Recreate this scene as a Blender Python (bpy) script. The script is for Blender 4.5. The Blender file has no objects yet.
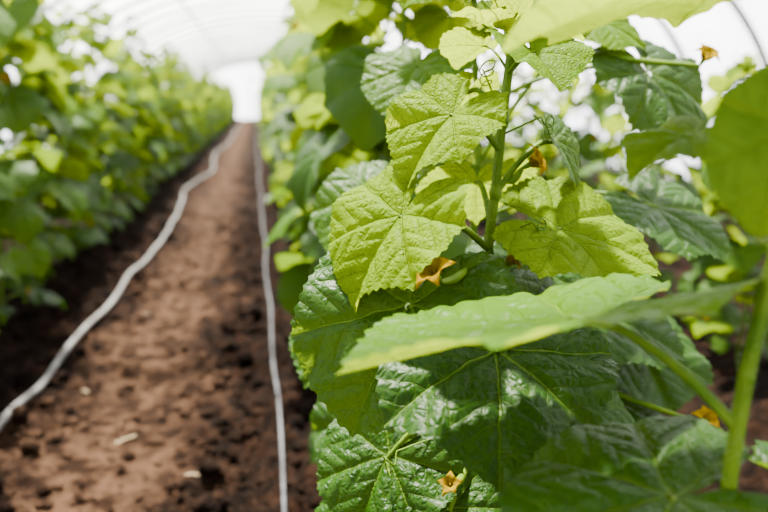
import bpy, math, random
import numpy as np
from mathutils import Vector, noise, Matrix

rng = random.Random(7)
D2R = math.pi/180
V = lambda *a: np.array(a, dtype=float)
def unit(v):
    v = np.asarray(v, dtype=float); n = np.linalg.norm(v)
    return v/n if n > 1e-9 else v

# ------------------------------------------------------------ materials
def new_mat(name):
    m = bpy.data.materials.new(name); m.use_nodes = True
    nt = m.node_tree; nt.nodes.clear()
    return m, nt
class NB:
    def __init__(s, nt): s.nt = nt
    def n(s, t, **kw):
        nd = s.nt.nodes.new(t)
        for k, v in kw.items(): setattr(nd, k, v)
        return nd
    def put(s, sock, v):
        if isinstance(v, bpy.types.NodeSocket): s.nt.links.new(v, sock)
        else: sock.default_value = v
    def m(s, op, a, b=None, c=None):
        nd = s.n('ShaderNodeMath', operation=op); s.put(nd.inputs[0], a)
        if b is not None: s.put(nd.inputs[1], b)
        if c is not None: s.put(nd.inputs[2], c)
        return nd.outputs[0]
    def mr(s, v, a, b, c=0.0, d=1.0, smooth=True):
        nd = s.n('ShaderNodeMapRange')
        nd.interpolation_type = 'SMOOTHSTEP' if smooth else 'LINEAR'
        s.put(nd.inputs[0], v); s.put(nd.inputs[1], a); s.put(nd.inputs[2], b)
        s.put(nd.inputs[3], c); s.put(nd.inputs[4], d)
        return nd.outputs[0]
    def mix(s, f, a, b):
        nd = s.n('ShaderNodeMix', data_type='RGBA')
        s.put(nd.inputs[0], f); s.put(nd.inputs[6], a); s.put(nd.inputs[7], b)
        return nd.outputs[2]
    def noise(s, vec, scale, detail=3.0, rough=.5):
        nd = s.n('ShaderNodeTexNoise'); 
        if vec is not None: s.put(nd.inputs['Vector'], vec)
        nd.inputs['Scale'].default_value = scale; nd.inputs['Detail'].default_value = detail
        nd.inputs['Roughness'].default_value = rough
        return nd.outputs['Fac']

def leaf_material():
    m, nt = new_mat('cucumber_leaf'); b = NB(nt)
    uv = b.n('ShaderNodeUVMap', uv_map='UVMap').outputs[0]
    pos = b.n('ShaderNodeNewGeometry')
    wn = b.n('ShaderNodeTexNoise'); b.put(wn.inputs['Vector'], uv); wn.inputs['Scale'].default_value = 3.5
    wv = b.n('ShaderNodeVectorMath', operation='MULTIPLY_ADD')
    b.put(wv.inputs[0], wn.outputs['Color']); wv.inputs[1].default_value = (.09,.09,0); b.put(wv.inputs[2], uv)
    wc = b.n('ShaderNodeVectorMath', operation='SUBTRACT'); b.put(wc.inputs[0], wv.outputs[0]); wc.inputs[1].default_value=(.045,.045,0)
    sp = b.n('ShaderNodeSeparateXYZ'); b.put(sp.inputs[0], wc.outputs[0])
    x, y = sp.outputs[0], sp.outputs[1]
    ax = b.m('ABSOLUTE', x)
    a = b.m('ARCTAN2', ax, y)
    k = 50*D2R
    c = b.m('MULTIPLY', b.m('ROUND', b.m('DIVIDE', a, k)), k)
    d = b.m('SUBTRACT', a, c)
    rr = b.m('SQRT', b.m('ADD', b.m('MULTIPLY', x, x), b.m('MULTIPLY', y, y)))
    s = b.m('MULTIPLY', rr, b.m('COSINE', d))
    t = b.m('MULTIPLY', rr, b.m('ABSOLUTE', b.m('SINE', d)))
    w = b.m('MULTIPLY_ADD', s, -.011, .018)
    main = b.mr(t, b.m('MULTIPLY', w, .3), w, 1.0, 0.0)
    q = b.m('DIVIDE', b.m('SUBTRACT', s, b.m('MULTIPLY', t, .8)), .17)
    f = b.m('ABSOLUTE', b.m('SUBTRACT', b.m('FRACT', q), .5))
    sec = b.mr(f, .01, .05, 1.0, 0.0)
    vo = b.n('ShaderNodeTexVoronoi', feature='DISTANCE_TO_EDGE'); b.put(vo.inputs['Vector'], wc.outputs[0]); vo.inputs['Scale'].default_value = 17
    ter = b.mr(vo.outputs['Distance'], .0, .10, 1.0, 0.0)
    vein = b.m('MAXIMUM', main, b.m('MAXIMUM', b.m('MULTIPLY', sec, .6), b.m('MULTIPLY', ter, .25)))
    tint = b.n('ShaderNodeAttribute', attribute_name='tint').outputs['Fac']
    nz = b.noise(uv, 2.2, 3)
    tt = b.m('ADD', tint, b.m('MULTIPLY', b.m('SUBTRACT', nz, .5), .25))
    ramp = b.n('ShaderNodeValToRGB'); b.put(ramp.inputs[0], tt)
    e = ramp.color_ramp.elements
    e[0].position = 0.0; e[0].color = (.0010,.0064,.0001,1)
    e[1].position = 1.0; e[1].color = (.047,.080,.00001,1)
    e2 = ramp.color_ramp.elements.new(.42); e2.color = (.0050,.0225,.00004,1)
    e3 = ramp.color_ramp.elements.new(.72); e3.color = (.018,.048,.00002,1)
    veinc = b.mix(.6, ramp.outputs[0], (.050,.090,.004,1))
    top = b.mix(b.m('MULTIPLY', vein, .8), ramp.outputs[0], veinc)
    under = b.mix(.30, top, (.032,.060,.003,1))
    col = b.mix(pos.outputs['Backfacing'], top, under)
    h = b.m('SUBTRACT', b.m('MULTIPLY', b.mr(vo.outputs['Distance'], 0, .35), .5), b.m('MAXIMUM', b.m('MULTIPLY', main, 1.2), b.m('MULTIPLY', sec, .8)))
    h = b.m('ADD', h, b.m('MULTIPLY', b.noise(uv, 60, 2), .08))
    bump = b.n('ShaderNodeBump'); b.put(bump.inputs['Height'], h)
    bump.inputs['Strength'].default_value = .8; bump.inputs['Distance'].default_value = .0020
    p = b.n('ShaderNodeBsdfPrincipled'); b.put(p.inputs['Base Color'], col)
    p.inputs['Roughness'].default_value = .44
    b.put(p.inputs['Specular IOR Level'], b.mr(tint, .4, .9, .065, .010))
    b.put(p.inputs['Normal'], bump.outputs[0])
    tr = b.n('ShaderNodeBsdfTranslucent')
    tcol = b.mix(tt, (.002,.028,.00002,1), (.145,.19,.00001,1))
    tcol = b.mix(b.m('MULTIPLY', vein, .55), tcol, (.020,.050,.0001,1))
    b.put(tr.inputs['Color'], tcol); b.put(tr.inputs['Normal'], bump.outputs[0])
    mx = b.n('ShaderNodeMixShader'); mx.inputs[0].default_value = .44
    b.put(mx.inputs[1], p.outputs[0]); b.put(mx.inputs[2], tr.outputs[0])
    o = b.n('ShaderNodeOutputMaterial'); b.put(o.inputs[0], mx.outputs[0])
    return m

def simple_mat(name, c1, c2, scale=20, rough=.5, trans=0.0, tcol=None, bump=0.0, spec=.12):
    m, nt = new_mat(name); b = NB(nt)
    tc = b.n('ShaderNodeTexCoord').outputs['Object']
    nz = b.noise(tc, scale, 4)
    col = b.mix(b.mr(nz, .35, .65), (*c1,1), (*c2,1))
    p = b.n('ShaderNodeBsdfPrincipled'); b.put(p.inputs['Base Color'], col)
    p.inputs['Roughness'].default_value = rough; p.inputs['Specular IOR Level'].default_value = spec
    if bump:
        bp = b.n('ShaderNodeBump'); b.put(bp.inputs['Height'], b.noise(tc, scale*3, 4)); bp.inputs['Distance'].default_value = bump
        b.put(p.inputs['Normal'], bp.outputs[0])
    o = b.n('ShaderNodeOutputMaterial')
    if trans:
        tr = b.n('ShaderNodeBsdfTranslucent'); tr.inputs[0].default_value = (*(tcol or c2),1)
        mx = b.n('ShaderNodeMixShader'); mx.inputs[0].default_value = trans
        b.put(mx.inputs[1], p.outputs[0]); b.put(mx.inputs[2], tr.outputs[0]); b.put(o.inputs[0], mx.outputs[0])
    else: b.put(o.inputs[0], p.outputs[0])
    return m

M_LEAF = leaf_material()
M_STEM = simple_mat('cucumber_stem', (.024,.053,.001), (.045,.078,.002), 40, .5, .2, (.05,.09,.001), .0006, .05)
M_FLOWER = simple_mat('cucumber_flower', (.080,.048,.00001), (.105,.068,.00001), 60, .8, .40, (.15,.095,.00001), 0, .0)
M_HAIR = simple_mat('stem_hair', (.10,.13,.05), (.14,.16,.08), 60, .5, .4, (.16,.18,.08))
PLANT_MATS = [M_LEAF, M_STEM, M_FLOWER, M_HAIR]

def soil_material(name='soil', path=True):
    m, nt = new_mat(name); b = NB(nt)
    tc = b.n('ShaderNodeNewGeometry').outputs['Position']
    sp = b.n('ShaderNodeSeparateXYZ'); b.put(sp.inputs[0], tc)
    n1 = b.noise(tc, 2.2, 5, .6); n2 = b.noise(tc, 14, 6, .65); n3 = b.noise(tc, 90, 4, .6)
    # sunlight painted into the dry trodden mid-path strip, foliage shade into moist sides
    dx = b.m('ABSOLUTE', b.m('ADD', sp.outputs[0], .44))
    dry = b.mr(b.m('ADD', dx, b.m('MULTIPLY', b.m('SUBTRACT', n1, .5), .8)), .04, .34, 1.0, 0.0)
    moist_shade = b.mix(b.mr(n2, .40, .66), (.0012,.0005,.00023,1), (.0075,.0033,.0017,1))
    dry_lit_col = b.mix(b.mr(n2, .40, .60), (.0058,.0026,.0013,1), (.032,.0168,.0094,1))
    col = b.mix(dry, moist_shade, dry_lit_col)
    col = b.mix(b.mr(n3, .58, .78, 0, .35), col, (.030,.017,.010,1))
    p = b.n('ShaderNodeBsdfPrincipled'); b.put(p.inputs['Base Color'], col)
    p.inputs['Roughness'].default_value = .95; p.inputs['Specular IOR Level'].default_value = .02
    h = b.m('ADD', b.m('MULTIPLY', n2, 1.0), b.m('MULTIPLY', n3, .35))
    bp = b.n('ShaderNodeBump'); b.put(bp.inputs['Height'], h); bp.inputs['Distance'].default_value = .08; bp.inputs['Strength'].default_value=1
    b.put(p.inputs['Normal'], bp.outputs[0])
    o = b.n('ShaderNodeOutputMaterial'); b.put(o.inputs[0], p.outputs[0])
    return m
M_SOIL = soil_material()
M_HOSE = simple_mat('hose_plastic', (.038,.036,.035), (.068,.065,.063), 9, .5, 0, None, .001)
M_DRIP = simple_mat('drip_plastic', (.015,.015,.017), (.032,.032,.036), 12, .45, 0, None, .001)
M_STEEL = simple_mat('galvanised_steel', (.040,.042,.045), (.060,.062,.065), 8, .5)
M_STRAW = simple_mat('dry_straw', (.14,.10,.055), (.20,.15,.095), 60, .7)

def film_material():
    m, nt = new_mat('polythene_film'); b = NB(nt)
    tc = b.n('ShaderNodeTexCoord').outputs['Object']
    nz = b.noise(tc, .8, 3)
    tp = b.n('ShaderNodeBsdfTransparent'); tp.inputs[0].default_value = (.97,.98,.99,1)
    tl = b.n('ShaderNodeBsdfTranslucent'); tl.inputs[0].default_value = (.90,.93,.95,1)
    di = b.n('ShaderNodeBsdfDiffuse'); di.inputs[0].default_value = (.9,.91,.92,1)
    m1 = b.n('ShaderNodeMixShader'); m1.inputs[0].default_value = .2
    b.put(m1.inputs[1], tl.outputs[0]); b.put(m1.inputs[2], di.outputs[0])
    m2 = b.n('ShaderNodeMixShader'); b.put(m2.inputs[0], b.mr(nz, .3, .7, .12, .26))
    b.put(m2.inputs[1], tp.outputs[0]); b.put(m2.inputs[2], m1.outputs[0])
    o = b.n('ShaderNodeOutputMaterial'); b.put(o.inputs[0], m2.outputs[0])
    return m
M_FILM = film_material()

# ------------------------------------------------------------ mesh builder
class MB:
    def __init__(s):
        s.v=[]; s.f=[]; s.mi=[]; s.uv=[]; s.t=[]; s.n=0
    def add(s, verts, quads, mi, uv=None, tint=.5):
        k=len(verts)
        s.v.append(np.asarray(verts,float)); s.f.append(np.asarray(quads,int)+s.n)
        s.mi.append(np.full(len(quads), mi, int))
        s.uv.append(np.zeros((k,2)) if uv is None else uv)
        s.t.append(np.full(k, tint, float)); s.n += k
    def mesh(s, name, mats, smooth=True):
        v=np.concatenate(s.v); f=np.concatenate(s.f); mi=np.concatenate(s.mi); uv=np.concatenate(s.uv); t=np.concatenate(s.t)
        me=bpy.data.meshes.new(name)
        me.vertices.add(len(v)); me.vertices.foreach_set('co', v.ravel())
        me.loops.add(f.size); me.loops.foreach_set('vertex_index', f.ravel().astype(np.int32))
        me.polygons.add(len(f)); me.polygons.foreach_set('loop_start', np.arange(0,f.size,f.shape[1],dtype=np.int32))
        me.polygons.foreach_set('material_index', mi.astype(np.int32))
        me.polygons.foreach_set('use_smooth', np.full(len(f), smooth))
        ul=me.uv_layers.new(name='UVMap'); ul.data.foreach_set('uv', uv[f.ravel()].ravel())
        at=me.attributes.new('tint','FLOAT','POINT'); at.data.foreach_set('value', t)
        for m in mats: me.materials.append(m)
        me.update(calc_edges=True); me.validate()
        return me
def add_obj(name, me, parent=None, loc=None):
    o=bpy.data.objects.new(name, me); bpy.context.scene.collection.objects.link(o)
    if parent: o.parent=parent
    if loc is not None: o.location=loc
    return o

def grid_quads(nu, nv, closed_u=False):
    i=np.arange(nu if closed_u else nu-1); j=np.arange(nv-1)
    I,J=np.meshgrid(i,j); I=I.ravel(); J=J.ravel(); I2=(I+1)%nu
    return np.stack([J*nu+I, J*nu+I2, (J+1)*nu+I2, (J+1)*nu+I],1)

KA=np.array([0,6,14,26,38,46,52,60,72,86,96,103,114,128,142,152,162,171,177,180])*D2R
KR=np.array([.99,.95,.90,.86,.845,.855,.86,.835,.81,.80,.81,.80,.765,.735,.715,.66,.52,.30,.13,.03])
def leaf(mb, J, tip, nrm, r, tint=.5, hi=False, seed=0, droop=.3, fold=.12, wave=.05, mid=False):
    R=random.Random(seed*7919+13)
    na, nr = (230,44) if hi else ((84,15) if mid else (58,9))
    th=np.linspace(-178.5,178.5,na)*D2R
    a=np.abs(th)
    aw=a*(1+.04*math.sin(seed)*np.sign(th)*np.sin(a))
    out=np.interp(aw, KA, KR)
    out*=1+.045*np.sin(th*2+R.uniform(0,6))+.025*np.sin(th*5+R.uniform(0,6))
    nt = 58 if na>60 else 20
    saw=np.abs(((th*nt/(2*math.pi)+.03*np.sin(th*9))%1.0)-.5)*2
    out*=1+(.042*(saw**1.5) - .01)*np.clip((180*D2R-a)/.3,0,1)
    rho=np.linspace(0.02,1,nr)[:,None]**.85
    x=out[None]*rho*np.sin(th)[None]; y=out[None]*rho*np.cos(th)[None]
    uv=np.stack([x.ravel(),y.ravel()],1)
    rr=np.hypot(x,y); aa=np.arctan2(np.abs(x),y); k=50*D2R
    c=np.round(aa/k)*k; d=aa-c; s=rr*np.cos(d); t=rr*np.abs(np.sin(d))
    main=np.clip(t/.07,0,1); main=main*main*(3-2*main)
    q=(s-.8*t)/.17; sec=np.abs(np.sin(np.pi*(q-.5)))**.7
    h=.032*main*(.35+.65*sec)*np.clip(rr*3,0,1)
    # lamina arches between the main veins toward the margin
    h=h+.10*np.sin(np.clip(t/(.42*np.maximum(rr,.05)),0,1)*math.pi*.5)*rr**1.5*R.uniform(.3,1)
    ph=[R.uniform(0,6.28) for _ in range(4)]
    h=h+wave*rr**2*(np.sin(th*4+ph[0])+.7*np.sin(th*7+ph[1])+.35*np.sin(th*13+ph[2]))[None]
    h=h+fold*np.abs(x)-droop*(.55*x*x+.8*np.where(y>0,y*y,0.5*y*y))
    h=h+.04*np.sin(x*5+ph[3])*rr
    tip=unit(tip); N=unit(np.asarray(nrm,float)-np.dot(nrm,tip)*tip); X=np.cross(tip,N)
    J=np.asarray(J,float)
    P=J+r*(x.ravel()[:,None]*X+y.ravel()[:,None]*tip+h.ravel()[:,None]*N)
    mb.add(P, grid_quads(na,nr), 0, uv, tint)

def smooth_path(pts, n):
    pts=[np.asarray(p,float) for p in pts]
    P=[2*pts[0]-pts[1]]+pts+[2*pts[-1]-pts[-2]]
    out=[]
    m=len(pts)-1
    for i in range(n):
        u=i/(n-1)*m; k=min(int(u),m-1); f=u-k
        a,b,c,d=P[k],P[k+1],P[k+2],P[k+3]
        out.append(.5*((2*b)+(-a+c)*f+(2*a-5*b+4*c-d)*f*f+(-a+3*b-3*c+d)*f**3))
    return np.array(out)
def tube(mb, pts, r0, r1=None, sides=8, n=None, mi=1, tint=.5, ribs=0, rfun=None):
    if r1 is None: r1=r0
    n=n or max(6,len(pts)*4); C=smooth_path(pts,n)
    T=np.gradient(C,axis=0); T/=np.linalg.norm(T,axis=1)[:,None]+1e-12
    ref=V(0,0,1) if abs(T[0][2])<.9 else V(1,0,0)
    u=unit(np.cross(T[0],ref)); vs=[]
    ang=np.arange(sides)*2*math.pi/sides
    for i in range(n):
        u=unit(u-np.dot(u,T[i])*T[i]); w=np.cross(T[i],u)
        rad=r0+(r1-r0)*i/(n-1)
        if rfun: rad*=rfun(i/(n-1))
        ra=rad*(1+.12*np.cos(ang*ribs)) if ribs else np.full(sides,rad)
        vs.append(C[i]+ra[:,None]*(np.cos(ang)[:,None]*u+np.sin(ang)[:,None]*w))
    mb.add(np.concatenate(vs), grid_quads(sides,n,True), mi, None, tint)
    return C,T
def hairs(mb, C, T, rad, count, ln, R):
    vs=[];qs=[]
    for k in range(count):
        i=R.randrange(len(C)-1); f=R.random()
        c=C[i]*(1-f)+C[i+1]*f; t=T[i]
        d=unit(np.cross(t, unit(V(R.gauss(0,1),R.gauss(0,1),R.gauss(0,1)))))
        w=unit(np.cross(t,d))*.00022; b0=c+d*rad*.9; e=c+d*(rad+ln*R.uniform(.6,1.2))+t*R.uniform(-.3,.3)*ln
        m=len(vs)*1
        vs+= [b0-w,b0+w,e+w*.3,e-w*.3]; qs.append([m,m+1,m+2,m+3])
    mb.add(np.array(vs),np.array(qs),3)
def petiole(mb, A, J, tipdir, r=.0032, sides=7, hair=False, R=None, sag=.0):
    A=np.asarray(A,float); J=np.asarray(J,float); L=np.linalg.norm(J-A)
    mid1=A+(J-A)*.35+V(0,0,.10*L+sag); mid2=A+(J-A)*.72+V(0,0,.10*L+sag)
    end=J+unit(tipdir)*.003
    C,T=tube(mb,[A,mid1,mid2,end],r*1.15,r*.75,sides,14)
    if hair: hairs(mb,C,T,r,int(L*1500),.0022,R)
def flower(mb, C, axis, size=.022, seed=0, openness=1.0):
    R=random.Random(seed+99); ax=unit(axis)
    u=unit(np.cross(ax,V(.3,.2,1))); w=np.cross(ax,u); C=np.asarray(C,float)
    nu,nv=7,11
    for p in range(5):
        a=p*2*math.pi/5+R.uniform(-.1,.1); o=openness*R.uniform(.85,1.15)
        s=np.linspace(0,1,nv)[:,None]; x=np.linspace(-1,1,nu)[None]
        wd=(.27+.30*np.sin(np.clip(s,0,1)*math.pi*.85+.25))*np.where(s>.4,np.clip((1-s)/.6,0,1)**.7*.97+.03,1)
        rad=.15+s*1.15*o*(s*.5+.5); hgt=.95*np.sin(s*1.75)-(s**3)*.45*o
        tx=x*wd; rad=rad-.12*np.abs(tx)+0*tx; hh=hgt+.3*tx**2+.05*np.sin(s*9+x*3)
        dr=np.cos(a)*u+np.sin(a)*w; dt=-np.sin(a)*u+np.cos(a)*w
        P=C+size*((rad).ravel()[:,None]*dr+tx.ravel()[:,None]*dt+(hh).ravel()[:,None]*ax)
        mb.add(P,grid_quads(nu,nv),2)
    tube(mb,[C,C+ax*size*.35,C+ax*size*.6],size*.14,size*.09,6,6,2)
    tube(mb,[C-ax*size*.7,C-ax*size*.3,C+ax*size*.12],size*.12,size*.24,8,6,1)
    for p in range(5):
        a=p*2*math.pi/5+.6; dr=np.cos(a)*u+np.sin(a)*w
        tube(mb,[C,C+dr*size*.3+ax*size*.15,C+dr*size*.55+ax*size*.5],size*.05,size*.01,5,6,1)
def baby_cucumber(mb, A, B, r=.006):
    tube(mb,[A,(np.asarray(A)+B)*.5+V(0,0,-.004),B],r,r,9,12,1,rfun=lambda f:.45+.65*math.sin(math.pi*min(1,max(0,f*.9+.05))))
def tendril(mb, A, d, L=.12, coils=3, R=None, rad=.0009):
    A=np.asarray(A,float); d=unit(d); u=unit(np.cross(d,V(0,.3,1))); w=np.cross(d,u); pts=[]
    N=34
    for i in range(N):
        f=i/(N-1); base=A+d*L*min(f*1.6,1)*(1-.1*f)+V(0,0,.15*L*math.sin(f*2))
        if f>.55:
            g=(f-.55)/.45; an=g*coils*2*math.pi; cr=.009*(1-.3*g)
            base=base+cr*((math.cos(an)-1)*u+math.sin(an)*w)-V(0,0,.025*g)
        pts.append(base)
    tube(mb,pts,rad,rad*.6,5,N*2,1)
def growing_tip(mb, P, R, s=1.0, hi=False):
    P=np.asarray(P,float)
    for k in range(8):
        a=k*2.4+R.random(); rr=.016+.007*k; el=.9-.12*k
        d=V(math.cos(a),math.sin(a),el*1.3); d=unit(d)
        J=P+d*(.010+.006*k)*s-V(0,0,.006*k)
        petiole(mb,P-V(0,0,.01+.007*k),J,d,.0015,6)
        leaf(mb,J,unit(d+V(0,0,.5-.16*k)),V(-d[0],-d[1],.9) if k<4 else V(d[0]*.3,d[1]*.3,1),rr*s,.75+.25*R.random(),False,R.randrange(999),-.2 if k<4 else .3,.35,.05,hi)
    for k in range(3):
        a=R.uniform(0,6.28); tendril(mb,P-V(0,0,.01),V(math.cos(a),math.sin(a),.8),.07,2,R,.0009)

def auto_leaf(mb, node, az, plen, r, tint, R, z, mid=False, elev=None):
    o=V(math.cos(az),math.sin(az),0)
    el=elev if elev is not None else R.uniform(.1,.7)
    J=node+o*plen*math.cos(el)+V(0,0,plen*math.sin(el))
    down=R.uniform(.1,1.1)
    tw=R.uniform(-.7,.7); o2=V(math.cos(az+tw),math.sin(az+tw),0)
    tip=unit(o2-V(0,0,down)); nrm=unit(V(0,0,1)+o2*R.uniform(.0,.8)+V(R.uniform(-.45,.45),R.uniform(-.45,.45),0))
    petiole(mb,node,J,tip,.003,6)
    leaf(mb,J,tip,nrm,r,tint,False,R.randrange(9999),R.uniform(.15,.75),R.uniform(-.15,.35),R.uniform(.04,.09),mid)

def make_plant_mesh(seed, H):
    R=random.Random(seed); mb=MB()
    pts=[V(0,0,-.02)]; z=.1
    while z<H: pts.append(V(R.uniform(-.025,.025),R.uniform(-.025,.025),z)); z+=.16
    pts.append(V(R.uniform(-.02,.02),R.uniform(-.02,.02),H))
    C,T=tube(mb,pts,.0065,.0035,8,len(pts)*5)
    z=.10; i=0; az0=R.uniform(0,6.28)
    while z<H-.06:
        node=C[np.argmin(np.abs(C[:,2]-z))]; f=z/H
        az=az0+i*2.4+R.uniform(-.4,.4)
        top=max(0,(f-.75)/.25)
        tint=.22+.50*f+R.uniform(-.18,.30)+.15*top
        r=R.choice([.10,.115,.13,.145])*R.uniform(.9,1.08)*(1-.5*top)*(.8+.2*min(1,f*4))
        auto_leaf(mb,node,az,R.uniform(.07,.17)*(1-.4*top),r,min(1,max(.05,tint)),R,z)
        if R.random()<.30:
            auto_leaf(mb,node+V(0,0,.01),az+R.uniform(1.5,4.5),R.uniform(.06,.14)*(1-.3*top),r*R.uniform(.45,.8),min(1,tint+.25),R,z)
        if R.random()<.26:
            aa=az+R.uniform(-1,1); d=V(math.cos(aa),math.sin(aa),.4); Fp=node+d*R.uniform(.06,.15)
            tube(mb,[node,(node+Fp)/2+V(0,0,.01),Fp-unit(d)*.01],.002,.002,6,6); flower(mb,Fp,d,.02,R.randrange(99))
        if R.random()<.2:
            aa=R.uniform(0,6.28); tendril(mb,node,V(math.cos(aa),math.sin(aa),.5),.1,3,R,.0009)
        z+=R.uniform(.052,.080); i+=1
    growing_tip(mb,C[-1],R,1.0)
    return mb.mesh('cucumber_plant_mesh_%d'%seed, PLANT_MATS)

# ------------------------------------------------------------ ground
ROWS=[-2.60,-1.12,.30,1.72,3.10]
def gz(x,y):
    bed=sum(math.exp(-((x-r)/.24)**2) for r in ROWS)
    bed=min(1,bed)
    p=Vector((x,y,0))
    n1=noise.noise(p*2.3); n2=noise.fractal(p*11,1.0,2.0,4); n3=noise.fractal(p*37,1.0,2.0,2)
    rough=.6+.9*min(1,max(0,(abs(x+.44)-.12)/.2)) if abs(x+.4)<.7 else 1.4
    lump=max(0,n2)**1.1
    rut=-.02*math.exp(-((x+.40)/.22)**2)-.022*math.exp(-((x+.06)/.05)**2)
    return .05*bed+.016*n1+rut+rough*(.048*lump+.011*n3)
xs=np.concatenate([np.linspace(-3.6,-1.6,40,endpoint=False),np.arange(-1.6,.9,.017),np.linspace(.9,5.4,80)])
ys=np.concatenate([np.linspace(-1.5,1.1,50,endpoint=False),np.arange(1.1,6,.018),np.arange(6,12,.05),np.linspace(12,42.2,120)])
XX,YY=np.meshgrid(xs,ys)
ZZ=np.array([gz(a,b) for a,b in zip(XX.ravel(),YY.ravel())])
mb=MB(); mb.add(np.stack([XX.ravel(),YY.ravel(),ZZ],1),grid_quads(len(xs),len(ys)),0)
ground=add_obj('ground', mb.mesh('ground',[M_SOIL]))

import bmesh
bmx=bmesh.new(); bmesh.ops.create_icosphere(bmx,subdivisions=2,radius=1)
bmx.verts.ensure_lookup_table()
iv=np.array([v.co[:] for v in bmx.verts]); ifc=np.array([[v.index for v in f.verts] for f in bmx.faces]); bmx.free()
mb=MB(); R=random.Random(3)
for k in range(5200):
    y=1.0+6*R.random()**1.5; 
    if R.random()<.75:
        x=R.choice([R.gauss(-.80,.14),R.gauss(-.10,.13),R.gauss(.25,.2),R.gauss(-1.1,.2)])
    else: x=R.uniform(-.75,.05)
    s=.005+.028*R.random()**4 if abs(x+.4)>.24 else .003+.018*R.random()**3
    if abs(x-.03)<.035: s=min(s,.006)
    n=np.array([noise.noise(Vector(p)*1.6+Vector((k*3.1,0,0))) for p in iv])
    P=iv*(1+.55*n)[:,None]*s*V(R.uniform(.8,1.3),R.uniform(.8,1.3),R.uniform(.6,.9))
    mb.add(P+V(x,y,gz(x,y)+s*.25),ifc,0)
add_obj('soil_clods', mb.mesh('soil_clods',[M_SOIL]), ground)

def hose(name, pts, rad, mat, wig=0, sm=6, lift=0.0):
    mb=MB(); C=smooth_path([V(x,y,0) for x,y in pts], 700)
    yl=np.concatenate([np.arange(.2,8,.05),np.arange(8,41,.15)])
    xl=np.interp(yl,C[:,1],C[:,0])
    P=[]
    for x0,y0 in zip(xl,yl):
        x=x0+wig*noise.noise(Vector((y0*.9,5.3,0)))
        P.append([x,y0,max(gz(x,y0),gz(x-.01,y0),gz(x+.01,y0),gz(x,y0+.02),gz(x,y0-.02))])
    P=np.array(P); z=P[:,2].copy()
    ker=np.hanning(2*sm+3)[1:-1]; ker/=ker.sum()
    zs=np.convolve(np.pad(z,sm,'edge'),ker,'valid')
    for _ in range(4):
        zs=np.maximum(zs,z-.004); zs=np.convolve(np.pad(zs,2,'edge'),np.ones(5)/5,'valid')
    P[:,2]=np.maximum(zs,z-rad*.5)+rad*.85+lift
    P[:,2]=np.convolve(np.pad(P[:,2],2,'edge'),np.ones(5)/5,'valid')
    tube(mb,list(P),rad,rad,12,len(P)*2,0)
    return add_obj(name, mb.mesh(name,[mat]))
hose('irrigation_hose',[(-.78,.2),(-.785,1.4),(-.79,2.2),(-.765,2.6),(-.775,3.1),(-.735,3.65),(-.715,4.5),(-.675,5.3),(-.70,7),(-.79,8.4),(-.64,11),(-.74,14),(-.64,20),(-.7,42)],.0115,M_HOSE,.045)
hose('drip_line',[(.03,.2),(.035,1.5),(.03,3),(.035,6),(.02,12),(.03,42)],.0052,M_DRIP,.03,3,.005)

mb=MB(); R=random.Random(5)
for (x,y) in [(-.42,2.22),(-.1,2.9),(-.55,3.6),(-.2,1.9),(-.62,2.6),(-.05,2.2)]:
    a=R.uniform(0,3.1); L=.018 if x!=-.42 else .035; z=gz(x,y)+.006
    d=V(math.cos(a)*L,math.sin(a)*L,0); 
    if x==-.42: d=V(.03,.025,.0)
    c=V(x,y,z); tube(mb,[c-d,c+V(0,0,.003),c+d],.0035 if x==-.42 else .0018,.002,6,8,0)
add_obj('straw_litter', mb.mesh('straw',[M_STRAW]), ground)

# ------------------------------------------------------------ plant rows
meshes=[make_plant_mesh(100+i, h) for i,h in enumerate([1.38,1.50,1.56,1.42,1.28,1.5,1.44,1.34])]
R=random.Random(21)
def row(xr, y0, y1, sp, smin=.95, smax=1.06):
    e=bpy.data.objects.new('cucumber_plant_row', None); bpy.context.scene.collection.objects.link(e)
    e.location=(xr,0,0); y=y0; k=1
    while y<y1:
        o=bpy.data.objects.new('plant_%d'%k, R.choice(meshes)); bpy.context.scene.collection.objects.link(o)
        o.parent=e; dx=R.uniform(-.04,.04)
        o.location=(dx,y,gz(xr+dx,y)-.01)
        o.rotation_euler=(R.uniform(-.05,.05),R.uniform(-.05,.05),R.uniform(0,6.28)); s=R.uniform(smin,smax); o.scale=(s,s,s)
        y+=(sp if y<14 else sp*1.5)*R.uniform(.75,1.25); k+=1
row(.31,1.62,41,.31,.88,1.08)
row(-1.12,1.4,41,.28,.86,1.12)
row(1.72,1.2,41,.36,.72,.85)
row(-2.60,2.0,41,.42,.7,.8)
row(3.10,1.5,41,.5,.65,.8)

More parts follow.
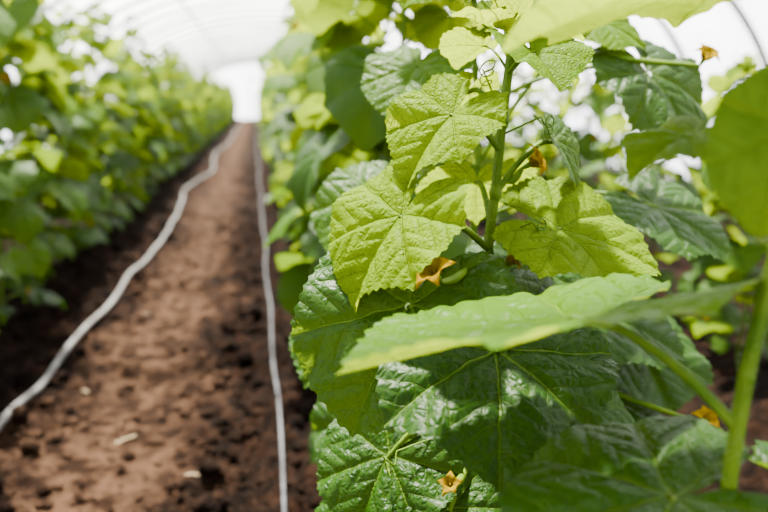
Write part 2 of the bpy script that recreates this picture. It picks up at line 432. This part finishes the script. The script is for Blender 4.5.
# ------------------------------------------------------------ the nearer plants, leaf by leaf
def built_plant(name, stem, leaves, r0=.0065, r1=.0045, tip=True, flowers=(), tendrils=(), seed=1, res='hi'):
    R=random.Random(seed); mb=MB()
    C,T=tube(mb,stem,r0,r1,20,90,1,ribs=5)
    for z in np.arange(.15,stem[-1][2],.075):
        c=C[np.argmin(np.abs(C[:,2]-z))]; tube(mb,[c-V(0,0,.009),c,c+V(0,0,.009)],r0*.9,r0*.9,12,7,1,rfun=lambda f:.75+.5*math.sin(math.pi*f))
    hairs(mb,C,T,r0,2600,.0028,R)
    for i,L in enumerate(leaves):
        (z,J,tipd,nrm,r,tint,dr,fo)=L[:8]; wv=L[8] if len(L)>8 else .055
        A=C[np.argmin(np.abs(C[:,2]-z))]
        petiole(mb,A,J,tipd,.0036,10,True,R)
        leaf(mb,J,tipd,nrm,r,tint,res=='hi',seed*31+i,dr,fo,wv,True)
    for (z,P,ax,s) in flowers:
        A=C[np.argmin(np.abs(C[:,2]-z))]; P=np.asarray(P,float); ax=unit(ax)
        B=P-ax*s*.7; mid=A+(B-A)*.45
        tube(mb,[A,A+(mid-A)*.5+V(0,0,.004),mid],.0022,.002,7,8); baby_cucumber(mb,mid,B,.0042)
        flower(mb,P,ax,s,int(z*1000))
    for (z,d,L) in tendrils:
        tendril(mb,C[np.argmin(np.abs(C[:,2]-z))],d,L,3,R,.0012)
    if tip: growing_tip(mb,C[-1],R,1.0,True)
    return add_obj(name, mb.mesh(name+'_mesh',PLANT_MATS))

g=gz(.26,.8)
built_plant('cucumber_plant',
 [V(.27,.82,g-.02),V(.262,.80,.25),V(.252,.80,.5),V(.255,.80,.68),V(.262,.80,.76),V(.256,.80,.83),V(.262,.80,.90),V(.268,.80,.98),V(.275,.80,1.06),V(.27,.80,1.085)],
 [ # node z, junction, tip dir, normal, size, tint, droop, fold
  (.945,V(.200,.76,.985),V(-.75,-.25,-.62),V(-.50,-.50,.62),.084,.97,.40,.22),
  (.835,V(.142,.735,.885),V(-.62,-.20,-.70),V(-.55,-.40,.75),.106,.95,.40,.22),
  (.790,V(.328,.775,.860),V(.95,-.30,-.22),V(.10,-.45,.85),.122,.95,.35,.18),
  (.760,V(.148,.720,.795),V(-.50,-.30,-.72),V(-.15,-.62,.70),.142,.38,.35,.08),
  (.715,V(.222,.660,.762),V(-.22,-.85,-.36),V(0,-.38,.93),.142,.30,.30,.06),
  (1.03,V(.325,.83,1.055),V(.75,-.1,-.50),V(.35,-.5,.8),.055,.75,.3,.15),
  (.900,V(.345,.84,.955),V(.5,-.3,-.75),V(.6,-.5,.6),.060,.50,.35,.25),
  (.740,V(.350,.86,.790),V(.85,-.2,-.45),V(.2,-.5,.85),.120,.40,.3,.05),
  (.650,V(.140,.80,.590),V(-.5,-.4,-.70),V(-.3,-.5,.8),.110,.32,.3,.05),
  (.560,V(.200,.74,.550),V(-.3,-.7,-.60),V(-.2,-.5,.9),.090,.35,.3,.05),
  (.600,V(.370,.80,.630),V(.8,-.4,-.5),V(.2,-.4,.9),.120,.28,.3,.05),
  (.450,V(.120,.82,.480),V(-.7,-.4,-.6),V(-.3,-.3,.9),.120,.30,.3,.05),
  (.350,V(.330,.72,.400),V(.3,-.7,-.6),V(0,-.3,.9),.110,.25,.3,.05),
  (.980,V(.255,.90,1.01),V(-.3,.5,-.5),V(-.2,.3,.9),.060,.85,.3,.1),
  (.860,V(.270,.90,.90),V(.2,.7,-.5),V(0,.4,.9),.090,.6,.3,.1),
 ],
 flowers=[(.83,V(.161,.660,.840),V(-.45,-.35,.60),.0165),(.83,V(.272,.78,.822),V(.5,-.2,.5),.012),(.90,V(.302,.80,.930),V(.5,-.4,.35),.016),
          (.58,V(.195,.72,.590),V(-.2,-.5,.6),.011)],
 tendrils=[(.98,V(-.5,-.5,.6),.08),(.96,V(.5,-.6,.2),.06),(.84,V(.5,-.6,.3),.07),(.62,V(-.9,-.2,-.3),.14),(1.03,V(.6,-.4,.6),.08)], seed=3)

g=gz(.31,.42)
built_plant('cucumber_plant',
 [V(.33,.43,g-.02),V(.305,.42,.3),V(.305,.42,.6),V(.312,.42,.80),V(.328,.42,.92),V(.345,.42,1.05),V(.355,.43,1.2),V(.35,.43,1.35)],
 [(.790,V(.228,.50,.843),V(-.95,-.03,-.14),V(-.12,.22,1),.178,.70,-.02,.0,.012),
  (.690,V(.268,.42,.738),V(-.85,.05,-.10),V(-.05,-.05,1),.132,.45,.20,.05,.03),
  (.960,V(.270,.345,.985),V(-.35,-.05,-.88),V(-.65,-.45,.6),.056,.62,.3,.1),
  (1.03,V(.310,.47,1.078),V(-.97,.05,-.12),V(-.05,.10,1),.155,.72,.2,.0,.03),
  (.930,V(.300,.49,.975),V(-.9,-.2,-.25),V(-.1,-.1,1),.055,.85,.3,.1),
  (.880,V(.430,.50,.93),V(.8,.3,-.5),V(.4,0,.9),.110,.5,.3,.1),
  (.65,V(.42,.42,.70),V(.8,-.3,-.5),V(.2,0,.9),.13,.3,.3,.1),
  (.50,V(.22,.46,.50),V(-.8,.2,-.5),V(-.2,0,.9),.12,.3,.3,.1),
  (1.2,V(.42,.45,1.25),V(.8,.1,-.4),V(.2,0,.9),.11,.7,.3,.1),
 ], seed=5, r0=.0050)

g=gz(.34,1.2)
built_plant('cucumber_plant',
 [V(.36,1.2,g-.02),V(.35,1.2,.3),V(.35,1.2,.6),V(.36,1.2,.9),V(.35,1.2,1.1),V(.35,1.2,1.25)],
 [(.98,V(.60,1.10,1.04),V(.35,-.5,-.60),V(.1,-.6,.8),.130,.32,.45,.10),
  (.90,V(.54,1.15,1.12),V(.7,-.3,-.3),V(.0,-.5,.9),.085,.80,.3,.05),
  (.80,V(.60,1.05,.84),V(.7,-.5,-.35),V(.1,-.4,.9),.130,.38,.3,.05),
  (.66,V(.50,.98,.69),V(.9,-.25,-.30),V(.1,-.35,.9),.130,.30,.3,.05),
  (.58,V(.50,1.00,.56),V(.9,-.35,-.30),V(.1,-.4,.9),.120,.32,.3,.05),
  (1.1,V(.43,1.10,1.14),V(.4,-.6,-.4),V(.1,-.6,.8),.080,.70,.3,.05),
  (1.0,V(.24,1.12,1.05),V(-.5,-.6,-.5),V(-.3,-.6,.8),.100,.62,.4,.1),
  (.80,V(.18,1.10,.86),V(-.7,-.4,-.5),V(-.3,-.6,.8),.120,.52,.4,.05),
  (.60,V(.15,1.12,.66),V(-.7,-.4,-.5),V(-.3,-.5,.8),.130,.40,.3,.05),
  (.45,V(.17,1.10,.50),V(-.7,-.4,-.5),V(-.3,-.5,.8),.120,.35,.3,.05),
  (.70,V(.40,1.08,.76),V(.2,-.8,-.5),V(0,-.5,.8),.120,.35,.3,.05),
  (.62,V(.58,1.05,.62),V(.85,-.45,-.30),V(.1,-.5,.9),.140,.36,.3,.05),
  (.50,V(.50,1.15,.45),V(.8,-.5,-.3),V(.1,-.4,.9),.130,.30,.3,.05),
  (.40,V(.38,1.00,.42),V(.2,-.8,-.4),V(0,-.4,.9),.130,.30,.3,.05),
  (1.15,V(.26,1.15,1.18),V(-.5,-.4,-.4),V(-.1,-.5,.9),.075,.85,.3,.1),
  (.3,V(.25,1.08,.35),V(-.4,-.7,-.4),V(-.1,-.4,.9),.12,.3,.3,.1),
 ],
 flowers=[(1.1,V(.66,1.05,1.06),V(.1,-.5,.6),.018),(.6,V(.60,.88,.565),V(0,-.5,.6),.016)],
 tendrils=[(1.0,V(.6,-.2,.6),.1)], seed=8)

# ------------------------------------------------------------ tunnel
tun=bpy.data.objects.new('greenhouse_tunnel',None); bpy.context.scene.collection.objects.link(tun)
CX,HW,HT=.75,4.3,3.0; Y0,Y1=-1.4,42.0
def arch(t, e=0.0):
    c=math.cos(t)
    return (CX-(HW-e)*math.copysign(abs(c)**.85,c), (HT-e)*abs(math.sin(t))**.85)
ts=np.linspace(0,math.pi,61)
A=np.array([arch(t) for t in ts])
yy=np.linspace(Y0,Y1,63)
P=np.array([[a[0],y,a[1]-.02] for y in yy for a in A])
mb=MB(); mb.add(P,grid_quads(61,63),0); add_obj('film_cover',mb.mesh('film_cover',[M_FILM]),tun)
mb=MB()
for y in np.arange(Y0+.1,Y1,1.3):
    tube(mb,[V(*(lambda q:(q[0],y,q[1]))(arch(t,.04))) for t in np.linspace(0,math.pi,33)],.034,.034,8,90,0)
for t in [.35,.75,1.15,math.pi/2,1.99,2.39,2.79]:
    q=arch(t,.085); tube(mb,[V(q[0],Y0,q[1]),V(q[0],14,q[1]),V(q[0],Y1,q[1])],.024,.024,8,12,0)
add_obj('hoop_frame',mb.mesh('hoops',[M_STEEL]),tun)
for nm,yw in (('wall_back',Y1),):
    vs=[];
    for k in range(8):
        for a in A: vs.append([a[0],yw,(a[1]-.02)*k/7])
    mb=MB(); mb.add(np.array(vs),grid_quads(61,8),0); add_obj(nm,mb.mesh(nm,[M_FILM]),tun)
mb=MB()
for x in (CX-1.0,CX+1.0): tube(mb,[V(x,Y1-.05,0),V(x,Y1-.05,1),V(x,Y1-.05,2.1)],.03,.03,8,6,0)
tube(mb,[V(CX-1,Y1-.05,2.1),V(CX,Y1-.05,2.1),V(CX+1,Y1-.05,2.1)],.03,.03,8,6,0)
add_obj('door_1',mb.mesh('door',[M_STEEL]),tun)

# ------------------------------------------------------------ light
w=bpy.data.worlds.new('overcast_sky'); bpy.context.scene.world=w; w.use_nodes=True
bg=w.node_tree.nodes['Background']; bg.inputs[0].default_value=(.97,.985,1,1); bg.inputs[1].default_value=6.5
sd=bpy.data.lights.new('sun','SUN'); sd.energy=150; sd.angle=.06; sd.color=(1,.94,.80)
so=bpy.data.objects.new('sun',sd); bpy.context.scene.collection.objects.link(so)
so.rotation_euler=Vector((.10,-.36,-.92)).to_track_quat('-Z','Y').to_euler()
so.location=(-1,3,8)

# ------------------------------------------------------------ camera
cd=bpy.data.cameras.new('camera'); cam=bpy.data.objects.new('camera',cd); bpy.context.scene.collection.objects.link(cam)
cd.lens=35; cd.sensor_width=36; cd.clip_start=.02; cd.clip_end=200
cam.location=(0,0,1.0)
cam.rotation_euler=Vector((.1633,.9652,-.2045)).to_track_quat('-Z','Y').to_euler()
cd.dof.use_dof=True; cd.dof.focus_distance=.78; cd.dof.aperture_fstop=3.2
bpy.context.scene.camera=cam
